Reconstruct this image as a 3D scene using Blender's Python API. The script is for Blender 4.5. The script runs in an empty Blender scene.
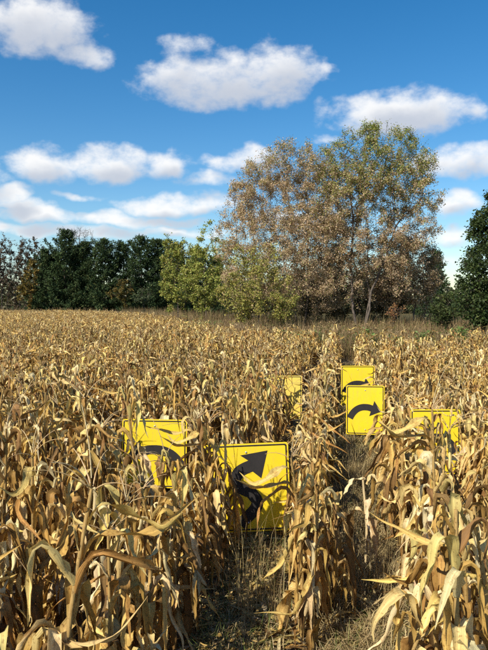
import bpy, math, random
import numpy as np
from math import radians as R, pi

# ------------------------------------------------------------------ camera, sun, sky, exposure
scene = bpy.context.scene
C = scene.collection
PITCH = R(2.06)
CAM_H = 2.2
F = 638.0 / 650.0                                   # focal length over picture height
cam_d = bpy.data.cameras.new("camera")
cam_d.sensor_fit = 'VERTICAL'
cam_d.sensor_height = 36.0
cam_d.sensor_width = 36.0
cam_d.lens = 36.0 * F
cam_d.clip_start = 0.05
cam_d.clip_end = 6000
cam = bpy.data.objects.new("camera", cam_d)
cam.location = (0, 0, CAM_H)
cam.rotation_euler = (pi / 2 - PITCH, 0, 0)
C.objects.link(cam)
scene.camera = cam

SUN_EL, SUN_AZ = R(42), R(-139)                     # azimuth from +Y towards +X: left and behind the camera
sun_vec = np.array([math.sin(SUN_AZ) * math.cos(SUN_EL), math.cos(SUN_AZ) * math.cos(SUN_EL), math.sin(SUN_EL)])
sun_d = bpy.data.lights.new("sun", 'SUN')
sun_d.energy = 5.0
sun_d.angle = R(0.53)
sun_d.color = (1.0, 0.93, 0.80)
sun = bpy.data.objects.new("sun", sun_d)
from mathutils import Vector
sun.rotation_euler = Vector((-sun_vec[0], -sun_vec[1], -sun_vec[2])).to_track_quat('-Z', 'Y').to_euler()
sun.location = (-20, -20, 40)
C.objects.link(sun)

SKY_STRENGTH = 0.105
scene.view_settings.view_transform = 'Standard'
scene.view_settings.look = 'None'
scene.view_settings.exposure = 0.42
scene.view_settings.gamma = 1.0
scene.view_settings.use_curve_mapping = False
try:
    scene.cycles.max_bounces = 7
    scene.cycles.diffuse_bounces = 3
    scene.cycles.glossy_bounces = 2
    scene.cycles.transmission_bounces = 4
    scene.cycles.use_denoising = False
except Exception:
    pass


def px_dir(px, py):
    """direction in the world of a picture point (488 x 650 grid)"""
    x = (px - 244.0) / 638.0
    y = (325.0 - py) / 638.0
    c, s = math.cos(PITCH), math.sin(PITCH)
    return np.array([x, c + y * s, -s + y * c])


def sky_pos(px, py):
    d = px_dir(px, py)
    d = d / np.linalg.norm(d)
    return math.atan2(d[0], d[1]), math.asin(d[2])


def build_world():
    w = bpy.data.worlds.new("World")
    scene.world = w
    w.use_nodes = True
    nt = w.node_tree
    nt.nodes.clear()
    N, L = nt.nodes, nt.links

    # density field of the cumulus clouds, by heading and height above the horizon
    clouds = [  # px, py, half width, height above centre, depth below, amount
        (38, 27, 58, 28, 26, 1.0), (8, 20, 34, 22, 18, 0.8), (84, 55, 36, 14, 13, 0.85),
        (222, 84, 80, 30, 24, 1.0), (176, 76, 36, 28, 26, .8), (272, 78, 50, 30, 26, 1.0), (230, 66, 40, 24, 20, .6),
        (190, 42, 40, 14, 16, .42), (322, 68, 16, 8, 7, .34),
        (402, 114, 68, 23, 20, 1.05), (372, 120, 36, 15, 13, .7), (474, 112, 18, 12, 10, .40), (330, 140, 28, 8, 8, .3),
        (42, 167, 36, 19, 17, .95), (112, 165, 42, 20, 16, 1.0), (162, 166, 38, 17, 13, .95), (206, 181, 40, 10, 11, .6),
        (250, 160, 30, 13, 14, .9), (224, 165, 28, 13, 12, .5), (460, 160, 44, 16, 16, .95), (500, 163, 30, 16, 14, .8),
        (6, 195, 26, 11, 10, .85), (176, 206, 54, 13, 10, 1.0), (216, 204, 32, 12, 10, .7),
        (38, 213, 44, 9, 9, .95), (112, 217, 50, 8, 8, .85), (78, 196, 30, 6, 6, .4), (60, 230, 90, 8, 8, .85), (20, 205, 50, 7, 7, .7), (150, 222, 70, 7, 7, .7),
        (180, 232, 80, 8, 7, .6), (455, 203, 32, 15, 14, .85), (446, 236, 44, 12, 12, .75), (300, 216, 60, 9, 9, .6),
        (470, 262, 60, 9, 8, .5), (-50, 176, 50, 16, 14, .9), (-60, 222, 60, 9, 8, .8),
        (560, 100, 60, 24, 18, .95), (560, 205, 60, 14, 12, .8), (120, -60, 70, 26, 20, .9), (380, -50, 80, 28, 22, .9),
    ]
    g = bpy.data.node_groups.new("cloud_field", 'ShaderNodeTree')
    g.interface.new_socket("az", in_out='INPUT', socket_type='NodeSocketFloat')
    g.interface.new_socket("el", in_out='INPUT', socket_type='NodeSocketFloat')
    g.interface.new_socket("density", in_out='OUTPUT', socket_type='NodeSocketFloat')
    gi = g.nodes.new('NodeGroupInput')
    go = g.nodes.new('NodeGroupOutput')

    def gm(op, a, b=None, c=None):
        n = g.nodes.new('ShaderNodeMath')
        n.operation = op
        for i, v in enumerate((a, b, c)):
            if v is None:
                continue
            if isinstance(v, (int, float)):
                n.inputs[i].default_value = v
            else:
                g.links.new(v, n.inputs[i])
        return n.outputs[0]
    acc = None
    for (px, py, rw, ht, hb, amt) in clouds:
        a, e = sky_pos(px, py)
        k = 1 / 638.0
        rw, ht, hb = rw * k, ht * k, hb * k
        da = gm('MULTIPLY_ADD', gi.outputs[0], 1 / rw, -a / rw)
        de1 = gm('MULTIPLY_ADD', gi.outputs[1], 1 / ht, -e / ht)
        de2 = gm('MULTIPLY_ADD', gi.outputs[1], 1 / hb, -e / hb)
        de = gm('MINIMUM', de1, de2)
        q = gm('ADD', gm('MULTIPLY', da, da), gm('MULTIPLY', de, de))
        v = gm('MULTIPLY_ADD', q, -1.0, amt)
        acc = v if acc is None else gm('SMOOTH_MAX', acc, v, 0.15)
    g.links.new(acc, go.inputs[0])

    def m(op, a, b=None, c=None):
        n = N.new('ShaderNodeMath')
        n.operation = op
        for i, v in enumerate((a, b, c)):
            if v is None:
                continue
            if isinstance(v, (int, float)):
                n.inputs[i].default_value = v
            else:
                L.new(v, n.inputs[i])
        return n.outputs[0]
    tc = N.new('ShaderNodeTexCoord')
    sep = N.new('ShaderNodeSeparateXYZ')
    L.new(tc.outputs['Generated'], sep.inputs[0])
    az = m('ARCTAN2', sep.outputs[0], sep.outputs[1])
    el = m('ARCSINE', sep.outputs[2])

    def noise(scale, detail, rough, stretch=1.0):
        mp = N.new('ShaderNodeMapping')
        mp.inputs['Scale'].default_value = (1, 1, stretch)
        L.new(tc.outputs['Generated'], mp.inputs[0])
        n = N.new('ShaderNodeTexNoise')
        n.inputs['Scale'].default_value = scale
        n.inputs['Detail'].default_value = detail
        n.inputs['Roughness'].default_value = rough
        L.new(mp.outputs[0], n.inputs['Vector'])
        return n
    warp = noise(13, 3, .55, 1.3)
    ws = N.new('ShaderNodeSeparateColor')
    L.new(warp.outputs['Color'], ws.inputs[0])
    az2 = m('ADD', az, m('MULTIPLY_ADD', ws.outputs[0], .07, -.035))
    el2 = m('ADD', el, m('MULTIPLY_ADD', ws.outputs[1], .04, -.02))
    fine = noise(24, 8, .58, 1.5)
    fb = m('MULTIPLY_ADD', fine.outputs[0], 2.3, -1.2)

    def field(a, e):
        gr = N.new('ShaderNodeGroup')
        gr.node_tree = g
        L.new(a, gr.inputs[0])
        L.new(e, gr.inputs[1])
        return gr.outputs[0]
    d0 = m('ADD', field(az2, el2), fb)
    d1 = field(m('ADD', az2, -.012), m('ADD', el2, .022))      # towards the sun

    def smooth(v, lo, hi):
        n = N.new('ShaderNodeMapRange')
        n.interpolation_type = 'SMOOTHSTEP'
        n.inputs['From Min'].default_value = lo
        n.inputs['From Max'].default_value = hi
        L.new(v, n.inputs['Value'])
        return n.outputs[0]
    alpha = m('MULTIPLY', smooth(d0, -.28, .95), .93)
    thick = smooth(m('MULTIPLY_ADD', fb, .45, d1), -.25, 1.05)
    mixc = N.new('ShaderNodeMix')
    mixc.data_type = 'RGBA'
    L.new(thick, mixc.inputs[0])
    mixc.inputs[6].default_value = (.78, .775, .765, 1)
    mixc.inputs[7].default_value = (.45, .48, .54, 1)
    sky = N.new('ShaderNodeTexSky')
    sky.sky_type = 'NISHITA'
    sky.sun_disc = False
    sky.sun_elevation = SUN_EL
    sky.sun_rotation = SUN_AZ
    sky.altitude = 200
    sky.air_density = 1.0
    sky.dust_density = 0.5
    sky.ozone_density = 1.8
    hs = N.new('ShaderNodeHueSaturation')
    hs.inputs['Saturation'].default_value = 1.42
    hs.inputs['Hue'].default_value = .498
    L.new(sky.outputs[0], hs.inputs['Color'])
    bg = N.new('ShaderNodeBackground')
    bg.inputs['Strength'].default_value = SKY_STRENGTH
    L.new(hs.outputs[0], bg.inputs[0])
    bgc = N.new('ShaderNodeBackground')
    bgc.inputs['Strength'].default_value = 1.0
    L.new(mixc.outputs[2], bgc.inputs[0])
    up = smooth(el, -.01, .03)
    mx = N.new('ShaderNodeMixShader')
    L.new(m('MULTIPLY', alpha, up), mx.inputs[0])
    L.new(bg.outputs[0], mx.inputs[1])
    L.new(bgc.outputs[0], mx.inputs[2])
    out = N.new('ShaderNodeOutputWorld')
    L.new(mx.outputs[0], out.inputs[0])


build_world()

# ------------------------------------------------------------------ helpers
rng = np.random.default_rng(11)


def mesh_np(name, V, Q, mat, tint=None, lf=None, parent=None, T=None, smooth=False, link=True):
    """one mesh object from vertex array V, quads Q (and triangles T); tint and lf are point attributes"""
    V = np.asarray(V, dtype=np.float32)
    Q = np.asarray(Q, dtype=np.int32).reshape(-1, 4)
    T = np.zeros((0, 3), np.int32) if T is None else np.asarray(T, dtype=np.int32).reshape(-1, 3)
    me = bpy.data.meshes.new(name)
    nq, ntr = len(Q), len(T)
    me.vertices.add(len(V))
    me.vertices.foreach_set("co", V.ravel())
    me.loops.add(nq * 4 + ntr * 3)
    me.loops.foreach_set("vertex_index", np.concatenate([Q.ravel(), T.ravel()]).astype(np.int32))
    me.polygons.add(nq + ntr)
    st = np.concatenate([np.arange(nq) * 4, nq * 4 + np.arange(ntr) * 3]).astype(np.int32)
    me.polygons.foreach_set("loop_start", st)
    if smooth:
        me.polygons.foreach_set("use_smooth", np.ones(nq + ntr, dtype=bool))
    me.update(calc_edges=True)
    if tint is not None:
        a = me.attributes.new("tint", 'FLOAT_COLOR', 'POINT')
        col = np.ones((len(V), 4), np.float32)
        col[:, :3] = tint
        a.data.foreach_set("color", col.ravel())
    if lf is not None:
        a = me.attributes.new("lf", 'FLOAT_VECTOR', 'POINT')
        vv = np.zeros((len(V), 3), np.float32)
        vv[:, :2] = lf
        a.data.foreach_set("vector", vv.ravel())
    me.materials.append(mat)
    o = bpy.data.objects.new(name, me)
    if link:
        C.objects.link(o)
    if parent is not None:
        o.parent = parent
    return o


def empty(name, loc=(0, 0, 0), rz=0.0):
    o = bpy.data.objects.new(name, None)
    o.empty_display_size = .1
    o.location = loc
    o.rotation_euler = (0, 0, rz)
    C.objects.link(o)
    return o


def tag(o, label=None, cat=None, group=None, kind=None):
    if label:
        o['label'] = label
    if cat:
        o['category'] = cat
    if group:
        o['group'] = group
    if kind:
        o['kind'] = kind
    return o


class Geo:
    """collects vertices, quads and attributes"""
    def __init__(self):
        self.V, self.Q, self.T, self.L = [], [], [], []
        self.n = 0

    def add(self, V, Q, tint=(1, 1, 1), lf=None):
        V = np.asarray(V, float)
        self.V.append(V)
        self.Q.append(np.asarray(Q) + self.n)
        t = np.broadcast_to(np.asarray(tint, float), (len(V), 3))
        self.T.append(t)
        self.L.append(np.zeros((len(V), 2)) if lf is None else lf)
        self.n += len(V)

    def arr(self):
        return np.concatenate(self.V), np.concatenate(self.Q), np.concatenate(self.T), np.concatenate(self.L)

    def build(self, name, mat, parent=None, smooth=True, link=True):
        V, Q, T, Lf = self.arr()
        return mesh_np(name, V, Q, mat, T, Lf, parent, smooth=smooth, link=link)


def unit(v):
    return v / np.maximum(np.linalg.norm(v, axis=-1, keepdims=True), 1e-9)


def frustums(p0, p1, r0, r1, k):
    """many tapered tube pieces at once"""
    t = unit(p1 - p0)
    ref = np.where(np.abs(t[:, 2:3]) > .9, np.array([[1., 0, 0]]), np.array([[0., 0, 1]]))
    a = unit(np.cross(t, ref))
    b = np.cross(t, a)
    th = np.arange(k) / k * 2 * pi
    ring = a[:, None, :] * np.cos(th)[None, :, None] + b[:, None, :] * np.sin(th)[None, :, None]
    V = np.stack([p0[:, None, :] + ring * r0[:, None, None], p1[:, None, :] + ring * r1[:, None, None]], 1)
    n = len(p0)
    V = V.reshape(-1, 3)
    i = np.arange(k)
    j = (i + 1) % k
    q = np.stack([i, j, k + j, k + i], 1)
    Q = (q[None] + (np.arange(n) * 2 * k)[:, None, None]).reshape(-1, 4)
    return V, Q


def tube_path(P, Rr, k):
    """one smooth tube along the points P"""
    P = np.asarray(P, float)
    n = len(P)
    t = unit(np.gradient(P, axis=0))
    a = np.zeros_like(P)
    ref = np.array([1., 0, 0]) if abs(t[0, 0]) < .8 else np.array([0, 1., 0])
    for i in range(n):
        v = ref - t[i] * np.dot(ref, t[i])
        v = v / np.linalg.norm(v)
        a[i] = v
        ref = v
    b = np.cross(t, a)
    th = np.arange(k) / k * 2 * pi
    Rr = np.broadcast_to(np.asarray(Rr, float), (n,))
    V = P[:, None] + (a[:, None] * np.cos(th)[None, :, None] + b[:, None] * np.sin(th)[None, :, None]) * Rr[:, None, None]
    V = V.reshape(-1, 3)
    Q = []
    for i in range(n - 1):
        for j in range(k):
            j2 = (j + 1) % k
            Q.append((i * k + j, i * k + j2, (i + 1) * k + j2, (i + 1) * k + j))
    return V, np.array(Q)


def rand_unit(n, g):
    v = g.normal(size=(n, 3))
    return unit(v)


def leaf_quads(P, size, g, aspect=.55, hang=0.0, flat=0.0):
    """one bent leaf-sized diamond at every point"""
    n = len(P)
    d = rand_unit(n, g)
    d[:, 2] = d[:, 2] * (1 - hang) - hang
    d = unit(d)
    s = rand_unit(n, g)
    if flat:
        s[:, 2] *= (1 - flat)
        d[:, 2] *= (1 - flat)
        d = unit(d)
    s = unit(np.cross(d, s))
    nn = np.cross(d, s)
    size = np.broadcast_to(np.asarray(size, float), (n,))[:, None]
    w = size * aspect * .5
    V = np.stack([P, P + d * size * .45 + s * w + nn * size * .08, P + d * size, P + d * size * .45 - s * w + nn * size * .08], 1).reshape(-1, 3)
    Q = np.arange(n * 4).reshape(-1, 4)
    return V, Q


def pick(palette, n, g, jitter=.16):
    pal = np.array([p[:3] for p in palette])
    wt = np.array([p[3] if len(p) > 3 else 1.0 for p in palette])
    idx = g.choice(len(pal), n, p=wt / wt.sum())
    return pal[idx] * (1 + g.uniform(-jitter, jitter, (n, 1))) * (1 + g.uniform(-.05, .05, (n, 3)))


# ------------------------------------------------------------------ materials
def new_mat(name):
    m = bpy.data.materials.new(name)
    m.use_nodes = True
    m.node_tree.nodes.clear()
    return m, m.node_tree.nodes, m.node_tree.links


def leaf_material(name, translucency=.3, rough=.6, spec=.25, streak=True, gain=1.0, trans_warm=(1.0, .80, .48)):
    """dry or green foliage: colour comes with the mesh, fibre streaks and blotches are added, some light passes through"""
    m, N, L = new_mat(name)
    at = N.new('ShaderNodeAttribute')
    at.attribute_name = "tint"
    col = at.outputs['Color']
    if streak:
        lf = N.new('ShaderNodeAttribute')
        lf.attribute_name = "lf"
        mp = N.new('ShaderNodeMapping')
        mp.inputs['Scale'].default_value = (5, 16, 1)
        L.new(lf.outputs['Vector'], mp.inputs[0])
        n1 = N.new('ShaderNodeTexNoise')
        n1.inputs['Scale'].default_value = 1.0
        n1.inputs['Detail'].default_value = 4
        L.new(mp.outputs[0], n1.inputs['Vector'])
        geo = N.new('ShaderNodeTexCoord')
        n2 = N.new('ShaderNodeTexNoise')
        n2.inputs['Scale'].default_value = 14
        n2.inputs['Detail'].default_value = 5
        n2.inputs['Roughness'].default_value = .65
        L.new(geo.outputs['Object'], n2.inputs['Vector'])
        r1 = N.new('ShaderNodeMapRange')
        r1.inputs['From Min'].default_value = .3
        r1.inputs['From Max'].default_value = .7
        r1.inputs['To Min'].default_value = .74
        r1.inputs['To Max'].default_value = 1.14
        L.new(n1.outputs[0], r1.inputs[0])
        vm = N.new('ShaderNodeVectorMath')
        vm.operation = 'SCALE'
        L.new(col, vm.inputs[0])
        L.new(r1.outputs[0], vm.inputs['Scale'])
        r2 = N.new('ShaderNodeMapRange')
        r2.inputs['From Min'].default_value = .56
        r2.inputs['From Max'].default_value = .72
        L.new(n2.outputs[0], r2.inputs[0])
        mx = N.new('ShaderNodeMix')
        mx.data_type = 'RGBA'
        mx.blend_type = 'MULTIPLY'
        L.new(r2.outputs[0], mx.inputs[0])
        L.new(vm.outputs[0], mx.inputs[6])
        mx.inputs[7].default_value = (.50, .36, .24, 1)
        n3 = N.new('ShaderNodeTexNoise')                       # small mould spots
        n3.inputs['Scale'].default_value = 85
        n3.inputs['Detail'].default_value = 3
        L.new(geo.outputs['Object'], n3.inputs['Vector'])
        r3 = N.new('ShaderNodeMapRange')
        r3.inputs['From Min'].default_value = .60
        r3.inputs['From Max'].default_value = .70
        r3.inputs['To Max'].default_value = .75
        L.new(n3.outputs[0], r3.inputs[0])
        mx3 = N.new('ShaderNodeMix')
        mx3.data_type = 'RGBA'
        mx3.blend_type = 'MULTIPLY'
        L.new(r3.outputs[0], mx3.inputs[0])
        L.new(mx.outputs[2], mx3.inputs[6])
        mx3.inputs[7].default_value = (.45, .36, .28, 1)
        col = mx3.outputs[2]
    p = N.new('ShaderNodeBsdfPrincipled')
    if streak:
        sx = N.new('ShaderNodeSeparateXYZ')
        L.new(lf.outputs['Vector'], sx.inputs[0])
        ab = N.new('ShaderNodeMath')
        ab.operation = 'ABSOLUTE'
        L.new(sx.outputs[1], ab.inputs[0])
        rb = N.new('ShaderNodeMapRange')                       # pale midrib
        rb.inputs['From Min'].default_value = .03
        rb.inputs['From Max'].default_value = .09
        rb.inputs['To Min'].default_value = 1.28
        rb.inputs['To Max'].default_value = 1.0
        L.new(ab.outputs[0], rb.inputs[0])
        vm2 = N.new('ShaderNodeVectorMath')
        vm2.operation = 'SCALE'
        L.new(col, vm2.inputs[0])
        L.new(rb.outputs[0], vm2.inputs['Scale'])
        col = vm2.outputs[0]
        bp = N.new('ShaderNodeBump')
        bp.inputs['Strength'].default_value = .55
        bp.inputs['Distance'].default_value = .006
        L.new(n1.outputs[0], bp.inputs['Height'])
        L.new(bp.outputs[0], p.inputs['Normal'])
    L.new(col, p.inputs['Base Color'])
    p.inputs['Roughness'].default_value = rough
    p.inputs['Specular IOR Level'].default_value = spec
    tw = N.new('ShaderNodeMix')
    tw.data_type = 'RGBA'
    tw.blend_type = 'MULTIPLY'
    tw.inputs[0].default_value = 1.0
    L.new(col, tw.inputs[6])
    tw.inputs[7].default_value = (*trans_warm, 1)
    tr = N.new('ShaderNodeBsdfTranslucent')
    L.new(tw.outputs[2], tr.inputs['Color'])
    mix = N.new('ShaderNodeMixShader')
    mix.inputs[0].default_value = translucency
    L.new(p.outputs[0], mix.inputs[1])
    L.new(tr.outputs[0], mix.inputs[2])
    out = N.new('ShaderNodeOutputMaterial')
    L.new(mix.outputs[0], out.inputs[0])
    return m


def plain_material(name, base, rough=.8, spec=.3, var=.35, scale=8.0, dark=None, bump=0.0, metallic=0.0):
    m, N, L = new_mat(name)
    tc = N.new('ShaderNodeTexCoord')
    n = N.new('ShaderNodeTexNoise')
    n.inputs['Scale'].default_value = scale
    n.inputs['Detail'].default_value = 8
    n.inputs['Roughness'].default_value = .65
    L.new(tc.outputs['Object'], n.inputs['Vector'])
    mx = N.new('ShaderNodeMix')
    mx.data_type = 'RGBA'
    r = N.new('ShaderNodeMapRange')
    r.inputs['From Min'].default_value = .35
    r.inputs['From Max'].default_value = .68
    L.new(n.outputs[0], r.inputs[0])
    L.new(r.outputs[0], mx.inputs[0])
    mx.inputs[6].default_value = (*base, 1)
    dk = dark if dark is not None else tuple(c * (1 - var) for c in base)
    mx.inputs[7].default_value = (*dk, 1)
    p = N.new('ShaderNodeBsdfPrincipled')
    L.new(mx.outputs[2], p.inputs['Base Color'])
    p.inputs['Roughness'].default_value = rough
    p.inputs['Specular IOR Level'].default_value = spec
    p.inputs['Metallic'].default_value = metallic
    if bump:
        b = N.new('ShaderNodeBump')
        b.inputs['Strength'].default_value = bump
        b.inputs['Distance'].default_value = .03
        L.new(n.outputs[0], b.inputs['Height'])
        L.new(b.outputs[0], p.inputs['Normal'])
    out = N.new('ShaderNodeOutputMaterial')
    L.new(p.outputs[0], out.inputs[0])
    return m


M_CORN = leaf_material("dry_corn_leaf", .17, .58, .2)
M_STALK = leaf_material("dry_corn_stalk", .05, .65, .2)
M_GRASS = leaf_material("grass_blades", .25, .6, .2, streak=False)
M_TREELEAF = leaf_material("tree_leaf", .28, .6, .2, streak=False, trans_warm=(1, .95, .5))
M_NEEDLE = leaf_material("pine_needles", .12, .7, .15, streak=False, trans_warm=(.9, 1, .5))
M_BARK = plain_material("grey_bark", (.155, .125, .10), .9, .2, .5, 6, bump=.5)
M_DARKBARK = plain_material("dark_bark", (.10, .075, .06), .9, .2, .5, 6, bump=.5)
M_SOIL = plain_material("field_soil", (.15, .115, .075), .95, .1, .5, 2.2, dark=(.075, .055, .035), bump=.9)
M_MEADOW = plain_material("rough_meadow", (.16, .12, .055), .95, .1, .5, .6, dark=(.075, .075, .03), bump=.8)
M_PATH = plain_material("trodden_path", (.25, .19, .11), .95, .1, .5, 7, dark=(.075, .075, .03), bump=1.0)
def sign_material(name, base, dirt):
    """reflective sheeting with dust, rain streaks and scuffs"""
    m, N, L = new_mat(name)
    tc = N.new('ShaderNodeTexCoord')

    def nz(scale, stretch, lo, hi, detail=6):
        mp = N.new('ShaderNodeMapping')
        mp.inputs['Scale'].default_value = stretch
        L.new(tc.outputs['Object'], mp.inputs[0])
        n = N.new('ShaderNodeTexNoise')
        n.inputs['Scale'].default_value = scale
        n.inputs['Detail'].default_value = detail
        n.inputs['Roughness'].default_value = .65
        L.new(mp.outputs[0], n.inputs['Vector'])
        r = N.new('ShaderNodeMapRange')
        r.inputs['From Min'].default_value = lo
        r.inputs['From Max'].default_value = hi
        L.new(n.outputs[0], r.inputs[0])
        return r.outputs[0]

    def mixin(col, fac, k, c):
        mm = N.new('ShaderNodeMath')
        mm.operation = 'MULTIPLY'
        mm.inputs[1].default_value = k
        L.new(fac, mm.inputs[0])
        x = N.new('ShaderNodeMix')
        x.data_type = 'RGBA'
        L.new(mm.outputs[0], x.inputs[0])
        if isinstance(col, tuple):
            x.inputs[6].default_value = (*col, 1)
        else:
            L.new(col, x.inputs[6])
        x.inputs[7].default_value = (*c, 1)
        return x.outputs[2]
    col = mixin(base, nz(4.5, (1, 1, 1), .35, .7), .45, (base[0] * .88, base[1] * .84, base[2] + .02))
    col = mixin(col, nz(9, (3.2, 3.2, .35), .52, .72), .34 * dirt, (.40, .31, .13))
    col = mixin(col, nz(38, (1, 1, 1), .60, .68), .5 * dirt, (.34, .26, .12))
    p = N.new('ShaderNodeBsdfPrincipled')
    L.new(col, p.inputs['Base Color'])
    rr = N.new('ShaderNodeMapRange')
    rr.inputs['To Min'].default_value = .35
    rr.inputs['To Max'].default_value = .62
    L.new(nz(6, (1, 1, 1), .3, .7), rr.inputs[0])
    L.new(rr.outputs[0], p.inputs['Roughness'])
    out = N.new('ShaderNodeOutputMaterial')
    L.new(p.outputs[0], out.inputs[0])
    return m


M_YELLOW = sign_material("yellow_sign_sheeting", (.84, .61, .014), 1.0)
M_FADED = sign_material("faded_yellow_sheeting", (.78, .60, .10), 1.4)
M_BLACK = plain_material("black_sign_paint", (.03, .027, .026), .55, .35, .3, 6.0)
M_BACK = plain_material("bare_aluminium", (.55, .55, .53), .45, .5, .2, 5.0, metallic=.7)
M_WOOD = plain_material("weathered_stake", (.30, .23, .15), .85, .2, .4, 9.0)

# ------------------------------------------------------------------ layout of the corn rows
ANG = math.atan((342 - 244) / 638.0)                       # the rows run a little to the right of the view
RD = np.array([math.sin(ANG), math.cos(ANG)])              # along a row
RN = np.array([math.cos(ANG), -math.sin(ANG)])             # across the rows


def row_xy(u, v):
    return RN * u + RD * v


def ground_pt(px, d, z=0.0):
    """point at distance d in front of the camera under picture column px"""
    return np.array([(px - 244) / 638.0 * d, d, z])


# ------------------------------------------------------------------ setting: ground and paths
def sheet(name, pts, mat, z):
    V = np.array([(p[0], p[1], z) for p in pts])
    o = mesh_np(name, V, [[0, 1, 2, 3]], mat)
    return tag(o, kind='structure')


sheet("ground", [(-1500, -300), (1500, -300), (1500, 3000), (-1500, 3000)], M_SOIL, 0.0)
sheet("path", [row_xy(-.10, -2), row_xy(.47, -2), row_xy(.47, 22), row_xy(-.10, 22)], M_PATH, .005)
sheet("side_path", [row_xy(-.86, -2), row_xy(-.44, -2), row_xy(-.44, 22), row_xy(-.86, 22)], M_PATH, .005)


V = [(-1400, 96, .01), (-35, 92, .01), (-12, 62, .01), (-5.5, 42, .01), (-.5, 31, .01), (4, 26.5, .01), (30, 24.5, .01), (1400, 24.5, .01), (1400, 2900, .01), (-1400, 2900, .01)]
_me = bpy.data.meshes.new("meadow")
_me.from_pydata(V, [], [tuple(range(10))])
_me.materials.append(M_MEADOW)
_o = bpy.data.objects.new("meadow", _me)
C.objects.link(_o)
_o['kind'] = 'structure'


# ------------------------------------------------------------------ corn plants
def corn_leaf(g, base, az, L, W, el0, el1, pos, bw, segs, cols, curl, twist, r0=.011):
    s = np.linspace(0, 1, segs + 1)

    def step(c, w):
        x = np.clip((s - c + w) / (2 * w), 0, 1)
        return x * x * (3 - 2 * x)
    ph = g.uniform(0, 6.28, 6)
    k1 = step(pos, bw)
    c2 = pos + g.uniform(.15, .45)
    k2 = step(c2, g.uniform(.03, .12))                      # a second crease further out
    k3 = step(c2 + g.uniform(.12, .3), .05)
    pitch = el0 + (el1 - el0) * k1 + g.normal(.1, .45) * k2 + g.normal(0, .5) * k3 + .09 * np.sin(s * 9 + ph[0]) * s + .09 * np.sin(s * 21 + ph[5]) * s
    pitch = np.where(pitch < -1.75, -3.5 - pitch, pitch)
    a = az + g.normal(0, .3) * s + g.normal(0, .7) * k1 * (1 if el1 < -.5 else .2) + g.normal(0, .6) * k2 + .2 * np.sin(s * 6 + ph[1]) * s
    t = np.stack([np.cos(pitch) * np.cos(a), np.cos(pitch) * np.sin(a), np.sin(pitch)], 1)
    P = np.zeros((segs + 1, 3))
    P[0] = base + np.array([math.cos(az), math.sin(az), 0]) * r0
    P[1:] = P[0] + np.cumsum((t[:-1] + t[1:]) * .5 * (L / segs), 0)
    P[:, 2] = np.maximum(P[:, 2], .015 + .02 * s)
    side = np.stack([-np.sin(a), np.cos(a), 0 * a], 1)
    nor = np.cross(t, side)
    roll = twist * (.5 * s ** 1.3 + .5 * k2) + g.normal(0, .5) * k1 + .35 * np.sin(s * 8 + ph[2]) * s
    cr, sr = np.cos(roll)[:, None], np.sin(roll)[:, None]
    sd = side * cr + nor * sr
    nr = -side * sr + nor * cr
    prof = (.58 + .42 * np.clip(s / .2, 0, 1)) * np.clip(1 - s ** 1.7, 0, 1) ** .9
    prof *= 1 + .12 * np.sin(s * 14 + ph[3])
    w = W * .5 * np.maximum(prof, .03)
    cc = np.linspace(-1, 1, cols + 1)
    k = curl * (.75 + .35 * np.sin(s * 5 + ph[4])) + .15
    k = k[:, None] * np.ones_like(cc)[None]
    X = np.sin(k * cc[None]) / k
    Z = (1 - np.cos(k * cc[None])) / k
    wav = .30 * np.sin(s[:, None] * g.uniform(14, 26) + ph[3] + cc[None] * 1.4) * np.abs(cc)[None] ** 1.5
    rag = 1 + g.uniform(-.26, .12, X.shape) * (np.abs(cc)[None] > .9) * (segs > 4)      # torn, uneven margins
    X = X * rag
    V = P[:, None] + sd[:, None] * (X * w[:, None])[:, :, None] + nr[:, None] * ((Z + wav) * w[:, None])[:, :, None]
    V = V.reshape(-1, 3)
    V[:, 2] = np.maximum(V[:, 2], .008)
    n = cols + 1
    Q = []
    for i in range(segs):
        for j in range(cols):
            Q.append((i * n + j, i * n + j + 1, (i + 1) * n + j + 1, (i + 1) * n + j))
    lf = np.stack([np.repeat(s * L * 2, n), np.tile(cc * .5, segs + 1)], 1)
    return V, np.array(Q), lf


LEAF_PAL = [(.70, .51, .20, 3), (.66, .45, .14, 3.2), (.52, .325, .09, 2.4), (.78, .62, .33, 2.8), (.38, .215, .06, 1.8), (.21, .118, .04, 1.6), (.65, .485, .18, 2)]
LOW_PAL = [(.55, .37, .125, 2), (.41, .24, .07, 2.6), (.26, .145, .045, 3), (.14, .08, .03, 2.2), (.67, .51, .22, 1.4)]      # weathered lower leaves


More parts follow.
